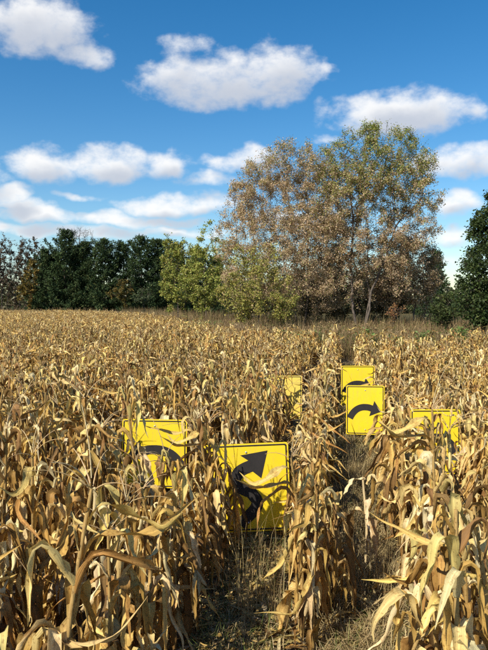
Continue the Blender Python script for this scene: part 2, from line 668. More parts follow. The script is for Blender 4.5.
def corn_spec(g, tassel, ear, height, snap=False):
    """everything random about one plant, so that it can be built fine or coarse"""
    sp = {'h': height, 'tassel': tassel, 'ear': ear}
    sp['snap'] = (height * g.uniform(.5, .72), g.uniform(0, 6.28), g.uniform(-.9, -.2)) if snap else None
    lean = g.normal(0, .05, 2)
    sp['lean'] = lean
    sp['bow'] = g.normal(0, .05, 2)
    n = int(g.integers(17, 24))
    a0 = g.uniform(0, 2 * pi)
    lv = []
    for i in range(n):
        f = (i + .5) / n
        z = height * (.10 + .86 * f) + g.normal(0, .02)
        az = a0 + (i % 2) * pi + g.normal(0, .55)
        L = g.uniform(.36, .66) * (1 - .45 * max(0, f - .6) / .4) * (.8 + .2 * min(1, f / .25))
        W = g.uniform(.042, .086) * (1 - .28 * max(0, f - .6) / .4)
        el0 = R(g.uniform(50, 82))
        el1 = R(g.uniform(-92, -66))
        if f > .7 and g.random() < .30:
            el1 = R(g.uniform(-50, 15))
        pos = g.uniform(.05, .27) if f < .75 else g.uniform(.14, .45)
        bw = g.uniform(.025, .12)
        lv.append(dict(z=z, az=az, L=L, W=W, el0=el0, el1=el1, pos=pos, bw=bw, curl=g.uniform(.3, 2.6), tw=g.normal(0, 1.6),
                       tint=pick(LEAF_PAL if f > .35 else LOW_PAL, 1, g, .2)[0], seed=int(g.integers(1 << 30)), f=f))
    sp['leaves'] = lv
    sp['tseed'] = int(g.integers(1 << 30))
    return sp


def stalk_curve(sp, z):
    z = np.asarray(z, float)
    if sp['snap'] is not None:
        zb, az, dz = sp['snap']
        ex = np.maximum(z - zb, 0)
        z = np.minimum(z, zb)
    f = z / sp['h']
    x = sp['lean'][0] * z + sp['bow'][0] * np.sin(f * pi)
    y = sp['lean'][1] * z + sp['bow'][1] * np.sin(f * pi)
    if sp['snap'] is not None:
        x, y, z = x + ex * math.cos(az) * .8, y + ex * math.sin(az) * .8, z + ex * dz * .7
    return np.stack([x, y, z], -1)


def corn_geo(sp, lod):
    """lod 0 near, 1 middle, 2 far; returns dict of Geo by part"""
    parts = {}
    h = sp['h']
    st = Geo()
    nz = (14, 4, 2)[lod]
    z = np.linspace(0, h, nz + 1)
    rr = .0135 * (1 - .55 * z / h)
    if lod == 0:
        rr = rr * (1 + .16 * (np.arange(nz + 1) % 2))
    V, Q = tube_path(stalk_curve(sp, z), rr, (7, 3, 3)[lod])
    st.add(V, Q, (.40, .26, .09) if lod == 0 else (.5, .36, .16), np.stack([V[:, 2] * 2, V[:, 0] * 20], 1))
    parts['stalk'] = st
    lg = Geo()
    segs, cols = ((20, 4), (9, 2), (5, 1))[lod]
    for i, l in enumerate(sp['leaves']):
        if lod == 2 and (l['f'] < .35):
            continue
        g = np.random.default_rng(l['seed'])
        b = stalk_curve(sp, l['z'])
        wf = (1, 1.0, 1.15)[lod]
        V, Q, lf = corn_leaf(g, b, l['az'], l['L'], l['W'] * wf, l['el0'], l['el1'], l['pos'], l['bw'], segs, cols, l['curl'], l['tw'])
        n = cols + 1
        s = np.repeat(np.linspace(0, 1, segs + 1), n)
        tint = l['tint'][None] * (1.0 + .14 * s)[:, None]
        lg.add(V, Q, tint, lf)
    parts['leaf_blades'] = lg
    if sp['tassel']:
        tg = Geo()
        g = np.random.default_rng(sp['tseed'])
        top = stalk_curve(sp, h)
        for i in range((7, 4, 2)[lod]):
            az = g.uniform(0, 2 * pi)
            el = R(g.uniform(25, 80)) if i else R(86)
            L = g.uniform(.14, .26) if i else .30
            k = (7, 3, 2)[lod]
            s = np.linspace(0, 1, k + 1)
            p = el - 1.1 * s * g.uniform(.2, 1.2)
            t = np.stack([np.cos(p) * math.cos(az), np.cos(p) * math.sin(az), np.sin(p)], 1)
            P = top + np.array([0, 0, -.03 * i / 9]) + np.cumsum(t * L / (k + 1), 0)
            V, Q = tube_path(P, .0024 * (1 - .6 * s) * (1 + .35 * (np.arange(k + 1) % 2)) * (1, 1.3, 1.8)[lod], 3 if lod else 4)
            tg.add(V, Q, pick([(.42, .29, .14), (.50, .37, .20), (.33, .22, .10)], 1, g)[0])
        parts['tassel'] = tg
    if sp['ear'] and lod < 2:
        eg = Geo()
        g = np.random.default_rng(sp['tseed'] + 5)
        zz = h * g.uniform(.42, .55)
        b = stalk_curve(sp, zz)
        az = g.uniform(0, 2 * pi)
        el = R(g.uniform(-84, -35))
        t = np.array([math.cos(el) * math.cos(az), math.cos(el) * math.sin(az), math.sin(el)])
        k = 8 if lod == 0 else 4
        s = np.linspace(0, 1, k + 1)
        P = b + np.array([math.cos(az), math.sin(az), .3]) * .03 + t[None] * (s * .21)[:, None]
        rr = .022 * np.sin(np.clip(s * .86 + .12, 0, 1) * pi) ** .7 + .002
        V, Q = tube_path(P, rr, 9 if lod == 0 else 5)
        eg.add(V, Q, (.62, .47, .24), np.stack([s.repeat(9 if lod == 0 else 5), np.tile(np.arange(9 if lod == 0 else 5) * .3, k + 1)], 1))
        for i in range(5 if lod == 0 else 2):
            V, Q, lf = corn_leaf(g, b + t * .02, az + g.normal(0, .7), g.uniform(.2, .3), .06, el + g.normal(0, .3), el - g.uniform(.2, 1.4), .6, .3, 8 if lod == 0 else 3, 2, 1.3, g.normal(0, .6), .02)
            eg.add(V, Q, pick([(.68, .53, .30), (.60, .44, .21)], 1, g)[0], lf)
        parts['ear'] = eg
    return parts


NVAR = 16
specs = []
for i in range(NVAR):
    g = np.random.default_rng(100 + i)
    specs.append(corn_spec(g, tassel=(i in (1, 6, 9, 14)), ear=(i % 4 < 2), height=g.uniform(.84, 1.20), snap=(i in (3, 7, 10, 12))))

# field outline: how far the corn runs under each picture column
def field_end(px):
    xs = [-400, 90, 150, 190, 240, 330, 420, 900]
    ds = [84, 82, 60, 38, 29, 24, 22.5, 22]
    return np.interp(px, xs, ds)


SIGNS = [  # name, px of centre, distance, width, top height, height, yaw, tilt
    ("winding", 249.5, 5.72, .77, .915, .80, R(2), R(-2.0)),
    ("curve_left_square", 152.5, 7.0, .72, .90, .76, R(-3), R(.8)),
    ("curve_right", 366.0, 9.8, .585, .91, .76, R(-3), R(0)),
    ("curve_right_far", 358.5, 12.2, .64, .975, .76, R(3), R(0)),
    ("curve_left", 438.0, 7.45, .585, .935, .76, R(4), R(-.5)),
    ("faded", 280.0, 11.2, .78, .90, .76, R(0), R(0)),
]
sign_xy = [ground_pt(s[1], s[2])[:2] for s in SIGNS]

CLEAR = {  # the crop stands thinner just before each sign: picture columns, reach towards the camera, share of plants left
    "winding": (222, 291, 2.2, .16),
    "curve_left_square": (118, 186, 2.8, .34),
    "curve_right": (340, 392, 3.6, .06),
    "curve_right_far": (336, 380, 3.0, .1),
    "curve_left": (408, 466, 2.0, .3),
    "faded": (256, 306, 2.8, .5),
}
us = [-.28] + [-1.10 - .76 * i for i in range(60)] + [.66 + .76 * i for i in range(16)]
plants = []
for u in us:
    v = -1.5 + rng.uniform(0, .2)
    while v < 95:
        v += rng.uniform(.10, .19) * (1 if v < 12 else 1.1 if v < 30 else 1.35)
        uu = u + rng.normal(0, .045) + (.09 * max(0, min(1, (6 - v) / 1.5)) if u == -.28 else 0)
        p = row_xy(uu, v)
        if u == -.28 and v < 3.9:
            continue
        if p[1] < 1.7 and abs(p[0]) < 1.3 and p[1] > -.3:
            if math.hypot(p[0], p[1]) < .9:
                continue
        px = 244 + p[0] / max(p[1], .3) * 638
        # margin outside the frame
        half = .383 * max(p[1], 0)
        mleft = 2.6 if p[1] < 14 else 2.0
        if p[0] < -half - mleft or p[0] > half + 1.3:
            continue
        if p[1] > field_end(px) + rng.normal(0, .6):
            continue
        if rng.random() < .04:
            continue
        bad = False
        for (sx, sy), sg in zip(sign_xy, SIGNS):
            dy = p[1] - sy
            if abs(p[0] - sx) < sg[3] / 2 + .06 and -.13 < dy < .10:
                bad = True
            lo, hi, reach, keep = CLEAR[sg[0]]
            if p[1] > .5 and -reach < dy < 0 and lo < px < hi and rng.random() > keep:
                bad = True
        if bad:
            continue
        plants.append((u, v, p[0], p[1], px))
plants.sort(key=lambda q: q[3] ** 2 + q[2] ** 2)


def in_view(q):
    if q[3] < 1.75:
        return False
    return -25 < q[4] < 513


def row_phrase(u, y, x):
    if abs(u + .28) < .01:
        return "row between both paths", ("beside the winding arrow" if y < 6.2 else "beyond the winding arrow")
    if u < 0:
        k = int(round((-1.10 - u) / .76))
        names = ["row edging the left path", "second row left of paths", "third row left of paths", "fourth row left of paths",
                 "fifth row left of paths", "sixth row left of paths", "seventh row left of paths", "outermost rows at the left"]
        return names[min(k, 7)], (("nearer than" if y < 5.7 else "farther than") + " the winding arrow" if k == 0 else
                                  ("nearer than" if y < 7.0 else "farther than") + " the square sign" if k == 1 else "")
    k = int(round((u - .66) / .76))
    names = ["row edging the grassy path", "second row right of the path", "third row right of the path", "outermost rows at the right"]
    return names[min(k, 3)], (("nearer than" if y < 7.4 else "farther than") + " the right sign" if k == 0 else "")


FEATURE = {(True, True): "with tassel and ear", (True, False): "with tassel only", (False, True): "with ear only", (False, False): "with bare top"}
proto = {}
single_count = 0
rest = []
for q in plants:
    if single_count < 296 and in_view(q):
        single_count += 1
        vi = int(rng.integers(NVAR))
        u, v, x, y, px = q
        if vi not in proto:
            t = empty("corn_plant")
            kids = []
            for pn, gg in corn_geo(specs[vi], 0).items():
                kids.append(gg.build(pn, M_CORN if pn in ('leaf_blades', 'ear') else M_STALK, t))
            proto[vi] = (t, kids)
        else:
            src, ks = proto[vi]
            t = src.copy()
            C.objects.link(t)
            for kobj in ks:
                c = kobj.copy()
                c.parent = t
                C.objects.link(c)
        t.location = (x, y, 0)
        t.rotation_euler = (rng.normal(0, .04), rng.normal(0, .04), rng.uniform(0, 2 * pi))
        sc_ = rng.uniform(.88, 1.12) * (1.13 if (u < -.9 and y < 9) else 1.12 if (u > .5 and y < 6.5) else 1.0)
        t.scale = (sc_ * rng.uniform(.95, 1.08), sc_ * rng.uniform(.95, 1.08), sc_)
        rp, seg = row_phrase(u, y, x)
        feat = FEATURE[(specs[vi]['tassel'], specs[vi]['ear'])]
        lab = f"dry corn plant {feat}, {rp}"
        if seg:
            lab = f"dry corn {feat}, {rp}, {seg}"
        tag(t, lab, "corn plant", "corn plants, " + rp)
    else:
        rest.append(q)

# the rest of the crop: one mass
V_all, Q_all, T_all, L_all = [], [], [], []
off = 0
rest_a = np.array([(q[2], q[3]) for q in rest])
lodsel = np.where(rest_a[:, 1] < 15, 1, np.where(rest_a[:, 1] < 30, 1, 2))
vsel = rng.integers(0, NVAR, len(rest))
for lod in (1, 2):
    for vi in range(NVAR):
        idx = np.where((lodsel == lod) & (vsel == vi))[0]
        if not len(idx):
            continue
        G = Geo()
        for pn, gg in corn_geo(specs[vi], lod).items():
            G.add(*gg.arr())
        V, Q, T, Lf = G.arr()
        n = len(idx)
        th = rng.uniform(0, 2 * pi, n)
        sc_ = rng.uniform(.80, 1.16, n)
        ca, sa = np.cos(th) * sc_, np.sin(th) * sc_
        W = np.empty((n, len(V), 3), np.float32)
        lx, ly = rng.normal(0, .05, n), rng.normal(0, .05, n)
        W[:, :, 2] = V[None, :, 2] * sc_[:, None]
        W[:, :, 0] = V[None, :, 0] * ca[:, None] - V[None, :, 1] * sa[:, None] + rest_a[idx, 0][:, None] + lx[:, None] * W[:, :, 2]
        W[:, :, 1] = V[None, :, 0] * sa[:, None] + V[None, :, 1] * ca[:, None] + rest_a[idx, 1][:, None] + ly[:, None] * W[:, :, 2]
        V_all.append(W.reshape(-1, 3))
        Q_all.append((Q[None] + (np.arange(n) * len(V))[:, None, None]).reshape(-1, 4) + off)
        patch = np.sin(rest_a[idx, 0] * .55 + 1.3) * np.sin(rest_a[idx, 1] * .33) + .6 * np.sin(rest_a[idx, 0] * 1.7 + rest_a[idx, 1] * .9)
        gain = rng.uniform(.80, 1.24, n) * (1 + .10 * patch)
        T_all.append((T[None] * gain[:, None, None]).reshape(-1, 3))
        L_all.append(np.tile(Lf, (n, 1)))
        off += n * len(V)
o = mesh_np("corn_crop", np.concatenate(V_all), np.concatenate(Q_all), M_CORN, np.concatenate(T_all), np.concatenate(L_all), smooth=True)
tag(o, "dense mass of dry golden corn filling the field beyond the nearer plants", "corn crop", kind='stuff')
print("plants", len(plants), "single", single_count, "crop verts", off)


# ------------------------------------------------------------------ road signs
def box(x0, x1, y0, y1, z0, z1):
    V = np.array([(x, y, z) for x in (x0, x1) for y in (y0, y1) for z in (z0, z1)], float)
    Q = np.array([(0, 1, 3, 2), (4, 6, 7, 5), (0, 4, 5, 1), (2, 3, 7, 6), (0, 2, 6, 4), (1, 5, 7, 3)])
    return V, Q


def rounded_rect(w, h, r, k=5):
    pts = []
    for cx, cz, a0 in ((w / 2 - r, h / 2 - r, 0), (-w / 2 + r, h / 2 - r, 90), (-w / 2 + r, -h / 2 + r, 180), (w / 2 - r, -h / 2 + r, 270)):
        for i in range(k):
            a = R(a0 + 90 * i / (k - 1))
            pts.append((cx + r * math.cos(a), cz + r * math.sin(a)))
    return pts


def prism_obj(name, outline, y0, y1, mat, parent, zc=0.0):
    """flat plate with the outline in the x-z plane, from y0 (front) to y1"""
    n = len(outline)
    V = [(x, y0, z + zc) for x, z in outline] + [(x, y1, z + zc) for x, z in outline]
    me = bpy.data.meshes.new(name)
    faces = [tuple(range(n)), tuple(range(2 * n - 1, n - 1, -1))]
    faces += [(i, n + i, n + (i + 1) % n, (i + 1) % n) for i in range(n)]
    me.from_pydata(V, [], faces)
    me.update()
    me.materials.append(mat)
    o = bpy.data.objects.new(name, me)
    C.objects.link(o)
    o.parent = parent
    return o


def ring_obj(name, outer, inner, y0, y1, mat, parent, zc):
    n = len(outer)
    V = [(x, y0, z + zc) for x, z in outer] + [(x, y0, z + zc) for x, z in inner] + [(x, y1, z + zc) for x, z in outer] + [(x, y1, z + zc) for x, z in inner]
    Q = []
    for i in range(n):
        j = (i + 1) % n
        Q += [(i, j, n + j, n + i), (2 * n + i, 3 * n + i, 3 * n + j, 2 * n + j), (i, 2 * n + i, 2 * n + j, j), (n + i, n + j, 3 * n + j, 3 * n + i)]
    return mesh_np(name, V, Q, mat, parent=parent)


def band(pts, w):
    """outline of a thick stroke along pts"""
    P = np.array(pts, float)
    t = unit(np.gradient(P, axis=0))
    nrm = np.stack([-t[:, 1], t[:, 0]], 1)
    return P + nrm * w / 2, P - nrm * w / 2


def bez(p, n=14):
    p = np.array(p, float)
    t = np.linspace(0, 1, n)[:, None]
    return (1 - t) ** 3 * p[0] + 3 * (1 - t) ** 2 * t * p[1] + 3 * (1 - t) * t ** 2 * p[2] + t ** 3 * p[3]


def arrow_outline(path, w, head_w, head_l):
    l, r = band(path, w)
    e = path[-1]
    t = path[-1] - path[-3]
    t = t / np.linalg.norm(t)
    nn = np.array([-t[1], t[0]])
    tip = e + t * head_l
    out = [tuple(p) for p in r] + [tuple(e - nn * head_w / 2), tuple(tip), tuple(e + nn * head_w / 2)] + [tuple(p) for p in l[::-1]]
    return out


def make_sign(spec, label, face, arrow):
    key, px, d, w, top, h, yaw, tilt = spec
    p = ground_pt(px, d)
    t = empty("road_sign", (p[0], p[1], 0), -math.atan2(p[0], p[1]) * .35 + yaw)
    t.rotation_euler[1] = tilt
    t.rotation_euler[0] = R(-2.5)
    tag(t, label, "road sign", "yellow road signs among the corn")
    zc = top - h / 2
    prism_obj("panel", rounded_rect(w, h, .025), 0, .004, face, t, zc)
    b0, b1 = rounded_rect(w - .028, h - .028, .02), rounded_rect(w - .054, h - .054, .014)
    ring_obj("border", b0, b1, -.0015, .0005, M_BLACK, t, zc)
    if arrow == 'winding':
        s = w / .77
        path = np.concatenate([bez([(-.075, -.335), (.02, -.235), (.115, -.19), (.085, -.11)], 12), bez([(.065, -.06), (-.03, -.01), (-.135, .02), (-.10, .095)], 12)[1:], bez([(-.085, .13), (-.04, .17), (.0, .18), (.04, .195)], 8)[1:]])
        # the stem leads into a broad triangular head pointing up and right
        l, r = band(path, .108)
        out = [tuple(q) for q in r] + [(.135, .08), (.20, .33), (-.05, .295)] + [tuple(q) for q in l[::-1]]
        prism_obj("arrow", [(x * s - .005, z * s) for x, z in out], -.0018, .0006, M_BLACK, t, zc)
    elif arrow in ('right', 'left'):
        sgn = 1 if arrow == 'right' else -1
        path = np.concatenate([bez([(-.235, -.13), (-.19, -.03), (-.12, .04), (-.02, .045)], 12), bez([(-.01, .045), (.04, .045), (.06, .04), (.10, .025)], 6)[1:]])
        out = arrow_outline(path, .10, .25, .15)
        if sgn < 0:
            out = [(-x, z) for x, z in out][::-1]
        s = w / .585
        prism_obj("arrow", [(x * s, z) for x, z in out], -.0018, .0006, M_BLACK, t, zc)
    for zz in (-h * .40, h * .40):
        V, Q = tube_path([(0, -.006, zc + zz), (0, -.0045, zc + zz), (0, -.0005, zc + zz)], [.003, .009, .010], 8)
        n0 = len(V)
        mesh_np("bolt", V, Q, M_BACK, parent=t, T=[(0, 7 - k, 6 - k) for k in range(0, 6)])
    for x in (-w * .28, w * .28):
        V, Q = box(x - .019, x + .019, .006, .040, -.15, top - .05)
        mesh_np("post", V, Q, M_WOOD, parent=t)
    return t


SIGN_LABELS = {
    "winding": "large square yellow road sign with a black winding arrow, standing between the near corn rows",
    "curve_left_square": "square yellow road sign half hidden by dry corn leaves in the left rows",
    "curve_right": "yellow road sign with black curved arrow standing at the end of the grassy path",
    "curve_right_far": "yellow road sign whose lower half is hidden behind the sign on the grassy path",
    "curve_left": "yellow road sign with dark curved band in the corn right of the grassy path",
    "faded": "pale faded yellow road sign almost buried in corn beyond the winding arrow sign",
}
ARROWS = {"winding": 'winding', "curve_left_square": 'left', "curve_right": 'right', "curve_right_far": 'right', "curve_left": 'left', "faded": ''}
for s in SIGNS:
    make_sign(s, SIGN_LABELS[s[0]], M_FADED if s[0] == 'faded' else M_YELLOW, ARROWS[s[0]])


# ------------------------------------------------------------------ single broken stalks by the path
def lone_stalk():
    g = np.random.default_rng(5)
    p = ground_pt(366, 5.05)
    t = empty("corn_stalk", (p[0], p[1], 0))
    tag(t, "short pale broken corn stalk standing alone in the middle of the grassy path", "corn stalk")
    z = np.linspace(0, .80, 9)
    V, Q = tube_path(np.stack([.02 * np.sin(z * 5), .01 * z, z], 1), .013 * (1 - .4 * z), 7)
    G = Geo()
    G.add(V, Q, (.62, .48, .26), np.stack([V[:, 2] * 2, V[:, 0] * 20], 1))
    G.build("stalk", M_STALK, t)
    lg = Geo()
    for zz, az, L, W, e0, e1, pos in ((.46, -.9, .40, .085, 50, -88, .08), (.50, 2.9, .28, .07, 30, -70, .3), (.78, 2.6, .35, .07, -10, -60, .3),
                                      (.30, -1.4, .36, .07, 20, -88, .1), (.62, -1.3, .34, .06, 40, -86, .12), (.74, .2, .18, .05, 70, -50, .5)):
        V, Q, lf = corn_leaf(g, np.array([.01, 0, zz]), az, L, W, R(e0), R(e1), pos, .1, 14, 4, .8, g.normal(0, .5))
        lg.add(V, Q, pick([(.72, .58, .33), (.66, .5, .24)], 1, g)[0], lf)
    lg.build("leaf_blades", M_CORN, t)


def fallen_stalk():
    g = np.random.default_rng(8)
    P0 = ground_pt(470, 5.0, .40)
    P1 = ground_pt(445, 4.8, .33)
    P2 = ground_pt(414, 4.5, .14)
    P3 = ground_pt(345, 4.22, .03)
    P = bez([P0, P1, P2, P3], 14)
    P = np.concatenate([[ground_pt(488, 5.25, 0.0) - np.array([0, 0, .02])], P])
    P[:, 2] += .02
    base = P[0].copy()
    base[2] = 0
    t = empty("fallen_stalk", tuple(base))
    tag(t, "bent corn stalk fallen over the right edge of the grassy path", "corn stalk")
    V, Q = tube_path(P - base, np.linspace(.013, .006, len(P)), 7)
    G = Geo()
    G.add(V, Q, (.58, .43, .20), np.stack([V[:, 0] * 3, V[:, 2] * 20], 1))
    G.build("stalk", M_STALK, t)
    lg = Geo()
    for i, az in ((4, 2.8), (6, 3.6), (9, 3.1), (12, 2.5), (13, 3.7)):
        V, Q, lf = corn_leaf(g, P[i] - base, az, g.uniform(.3, .5), g.uniform(.05, .075), R(g.uniform(0, 30)), R(-50), .35, .2, 12, 4, .9, g.normal(0, .8))
        lg.add(V, Q, pick(LEAF_PAL, 1, g)[0], lf)
    lg.build("leaf_blades", M_CORN, t)


lone_stalk()
fallen_stalk()


# ------------------------------------------------------------------ grass, litter and weeds (uncountable)
def blades(P, H, W, lean, tint, g):
    """thin bent grass blades; two segments each"""
    n = len(P)
    az = g.uniform(0, 2 * pi, n)
    d = np.stack([np.cos(az), np.sin(az), np.zeros(n)], 1)
    s = np.stack([-np.sin(az), np.cos(az), np.zeros(n)], 1)
    up = np.array([0, 0, 1.])
    H = H[:, None]
    W = W[:, None] * .5
    le = lean[:, None]
    m1 = P + up * H * .55 + d * H * le * .25
    m2 = P + up * H * (1 - .45 * np.minimum(le, 1.6) ** 2 * .5) + d * H * le * .8
    V = np.stack([P - s * W, P + s * W, m1 - s * W * .8, m1 + s * W * .8, m2 - s * W * .25, m2 + s * W * .25], 1).reshape(-1, 3)
    q = np.array([(0, 1, 3, 2), (2, 3, 5, 4)])
    Q = (q[None] + (np.arange(n) * 6)[:, None, None]).reshape(-1, 4)
    return V, Q, np.repeat(tint, 6, 0)


DRY = [(.44, .34, .16, 3), (.35, .26, .12, 3), (.55, .44, .23, 1.6), (.22, .165, .08, 2)]
GREEN = [(.10, .13, .03, 3), (.15, .17, .05, 2), (.07, .10, .025, 2)]


def path_grass():
    g = np.random.default_rng(21)
    Vs, Qs, Ts = [], [], []
    off = 0

    def put(n, umin, umax, vmin, vmax, hmin, hmax, w, pal, clump=.15, lean=(.2, 1.3)):
        nonlocal off
        nc = max(1, n // 14)
        cu = g.uniform(umin, umax, nc)
        f = g.random(nc)
        cv = vmin + (vmax - vmin) * f ** 1.35
        k = g.integers(0, nc, n)
        u = cu[k] + g.normal(0, clump * .5, n)
        v = cv[k] + g.normal(0, clump, n)
        P = np.zeros((n, 3))
        P[:, :2] = RN[None] * u[:, None] + RD[None] * v[:, None]
        P[:, 2] = .004
        H = g.uniform(hmin, hmax, n) * (.6 + .8 * g.random(nc)[k])
        V, Q, T = blades(P, H, np.full(n, w) * g.uniform(.6, 1.4, n), g.uniform(*lean, n), pick(pal, n, g), g)
        Vs.append(V)
        Qs.append(Q + off)
        Ts.append(T)
        off += len(V)
    put(20000, -.10, .50, 3.0, 10, .04, .17, .0055, DRY, .15, (.6, 1.7))
    put(2400, -.05, .45, 3.0, 10, .05, .15, .005, GREEN)
    put(11000, -.12, .52, 8.5, 22, .05, .19, .009, DRY + GREEN[:1], .15, (.5, 1.5))
    put(7000, -.95, -.40, 3.2, 8, .02, .10, .005, DRY, .15, (.6, 1.6))
    put(2200, -.95, -.40, 3.2, 8, .03, .14, .005, GREEN)
    put(130, -.75, -.42, 4.3, 5.9, .25, .60, .0035, DRY, .08, (.1, .7))
    put(700, -.05, .45, 4.5, 9, .2, .45, .0035, DRY, .1, (.1, .8))
    put(6000, -4.5, -1.0, 2.0, 8, .03, .2, .006, GREEN[:1] + DRY)
    put(4000, .6, 3.5, 3.0, 9, .03, .2, .006, GREEN[:1] + DRY)
    o = mesh_np("grass", np.concatenate(Vs), np.concatenate(Qs), M_GRASS, np.concatenate(Ts))
    tag(o, "dry and green grass growing along the trodden paths between the corn", "grass", kind='stuff')


def litter():
    g = np.random.default_rng(33)
    G = Geo()
    for i in range(4200):
        u = g.uniform(-2.2, 1.6) if i > 2900 else g.uniform(-.95, .55)
        v = 2.6 + 8 * g.random() ** 1.4
        p = row_xy(u, v)
        L = g.uniform(.05, .40) * (1 if i % 3 else .5)
        V, Q, lf = corn_leaf(g, np.array([p[0], p[1], .012 + g.random() * .03]), g.uniform(0, 6.28), L, g.uniform(.012, .05), R(g.uniform(-2, 12)), R(g.uniform(-12, 4)), .5, .4, 6, 2, g.uniform(.3, 1.6), g.normal(0, .9), 0)
        G.add(V, Q, pick(LEAF_PAL, 1, g)[0] * .8, lf)
    o = G.build("litter", M_CORN)
    tag(o, "broken dry corn leaves scattered over the ground between the rows", "corn litter", kind='stuff')


def soil_clods():
    g = np.random.default_rng(35)
    n = 2600
    u = g.uniform(-2.0, 1.3, n)
    v = 2.8 + 6 * g.random(n) ** 1.3
    P = np.zeros((n, 3))
    P[:, :2] = RN[None] * u[:, None] + RD[None] * v[:, None]
    r = g.uniform(.006, .026, n)
    base = np.array([(0, 0, -.4), (1, 0, 0), (0, 1, 0), (-1, 0, 0), (0, -1, 0), (0, 0, .7)], float)
    V = P[:, None] + (base[None] * (1 + g.uniform(-.35, .35, (n, 6, 3)))) * r[:, None, None]
    V = V.reshape(-1, 3)
    f = np.array([(5, 1, 2), (5, 2, 3), (5, 3, 4), (5, 4, 1), (0, 2, 1), (0, 3, 2), (0, 4, 3), (0, 1, 4)])
    T = (f[None] + (np.arange(n) * 6)[:, None, None]).reshape(-1, 3)
    o = mesh_np("soil_clods", V, np.zeros((0, 4), int), M_SOIL, T=T)
    tag(o, "loose crumbs of brown soil on the ground between the corn rows", "soil", kind='stuff')


def weeds():
    """rough meadow between the corn and the trees"""
    g = np.random.default_rng(44)
    Vs, Qs, Ts = [], [], []
    off = 0

    def push(P, H, W, lean, tint):
        nonlocal off
        V, Q, T = blades(P, H, W, lean, tint, g)
        Vs.append(V)
        Qs.append(Q + off)
        Ts.append(T)
        off += len(V)

    def field(n, px0, px1, dadd0, dadd1):
        px = g.uniform(px0, px1, n)
        d = field_end(px) + g.uniform(dadd0, dadd1, n)
        P = np.stack([(px - 244) / 638 * d, d, np.zeros(n)], 1)
        return P
    n = 60000
    P = field(n, 120, 620, .0, 22)
    nz = np.sin(P[:, 0] * 1.3 + 2) * np.sin(P[:, 1] * .9) + .6 * np.sin(P[:, 0] * 3.1 + P[:, 1] * 2.2)
    H = g.uniform(.5, 1.30, n) * (1 + .16 * nz) * (1 + .25 * np.clip((P[:, 1] - 30) / 12, 0, 1))
    pal = [(.30, .21, .10, 3), (.24, .16, .075, 3), (.36, .27, .13, 2), (.15, .15, .045, 1.4), (.17, .11, .06, 2)]
    push(P, H, g.uniform(.010, .024, n), g.uniform(.1, .9, n), pick(pal, n, g, .2))
    n = 16000                                                      # seed heads and small leaves on the weeds
    P = field(n, 150, 620, .5, 17)
    P[:, 2] = g.uniform(.35, 1.15, n)
    V, Q = leaf_quads(P, g.uniform(.06, .13, n), g, .6, .3)
    Vs.append(V); Qs.append(Q + off); Ts.append(np.repeat(pick([(.22, .15, .08), (.30, .20, .10), (.16, .15, .05)], n, g), 4, 0)); off += len(V)
    for (px, d, rx, n, hh) in ((367, 23.4, .3, 260, 1.2), (424, 23.2, .35, 200, 1.15), (459, 23.0, .35, 320, 1.3), (398, 23, .5, 300, 1.0),
                               (300, 26.5, 1.2, 900, 1.0), (205, 37, 1.5, 900, 1.1), (350, 27, 2.0, 350, .9), (440, 28, 2.0, 200, 1.0)):
        c = ground_pt(px, d)
        P = np.stack([g.normal(c[0], rx * .5, n), g.normal(c[1], rx * .5, n), np.zeros(n)], 1)
        push(P, g.uniform(.5, 1, n) * hh, g.uniform(.012, .035, n), g.uniform(.1, .9, n), pick([(.14, .18, .05, 2), (.18, .20, .07, 1), (.10, .13, .04, 2)], n, g, .2))
        P[:, 2] = g.uniform(.4, 1, n) * hh
        V, Q = leaf_quads(P, g.uniform(.07, .15, n), g, .6, .2)
        Vs.append(V); Qs.append(Q + off); Ts.append(np.repeat(pick([(.12, .19, .045), (.17, .24, .07)], n, g), 4, 0)); off += len(V)
    # grey brown grass strip before the pines
    n = 16000
    px = g.uniform(-120, 260, n)
    d = np.minimum(field_end(px) + g.uniform(0, 9, n), 95)
    P = np.stack([(px - 244) / 638 * d, d, np.zeros(n)], 1)
    push(P, g.uniform(.6, 1.25, n), g.uniform(.02, .05, n), g.uniform(.1, .8, n), pick([(.26, .18, .10), (.2, .14, .07), (.3, .22, .12)], n, g, .2))
    o = mesh_np("weeds", np.concatenate(Vs), np.concatenate(Qs), M_GRASS, np.concatenate(Ts))
    tag(o, "tall brown weeds with green patches between the corn field and the trees", "weeds", kind='stuff')


path_grass()
litter()
soil_clods()
weeds()


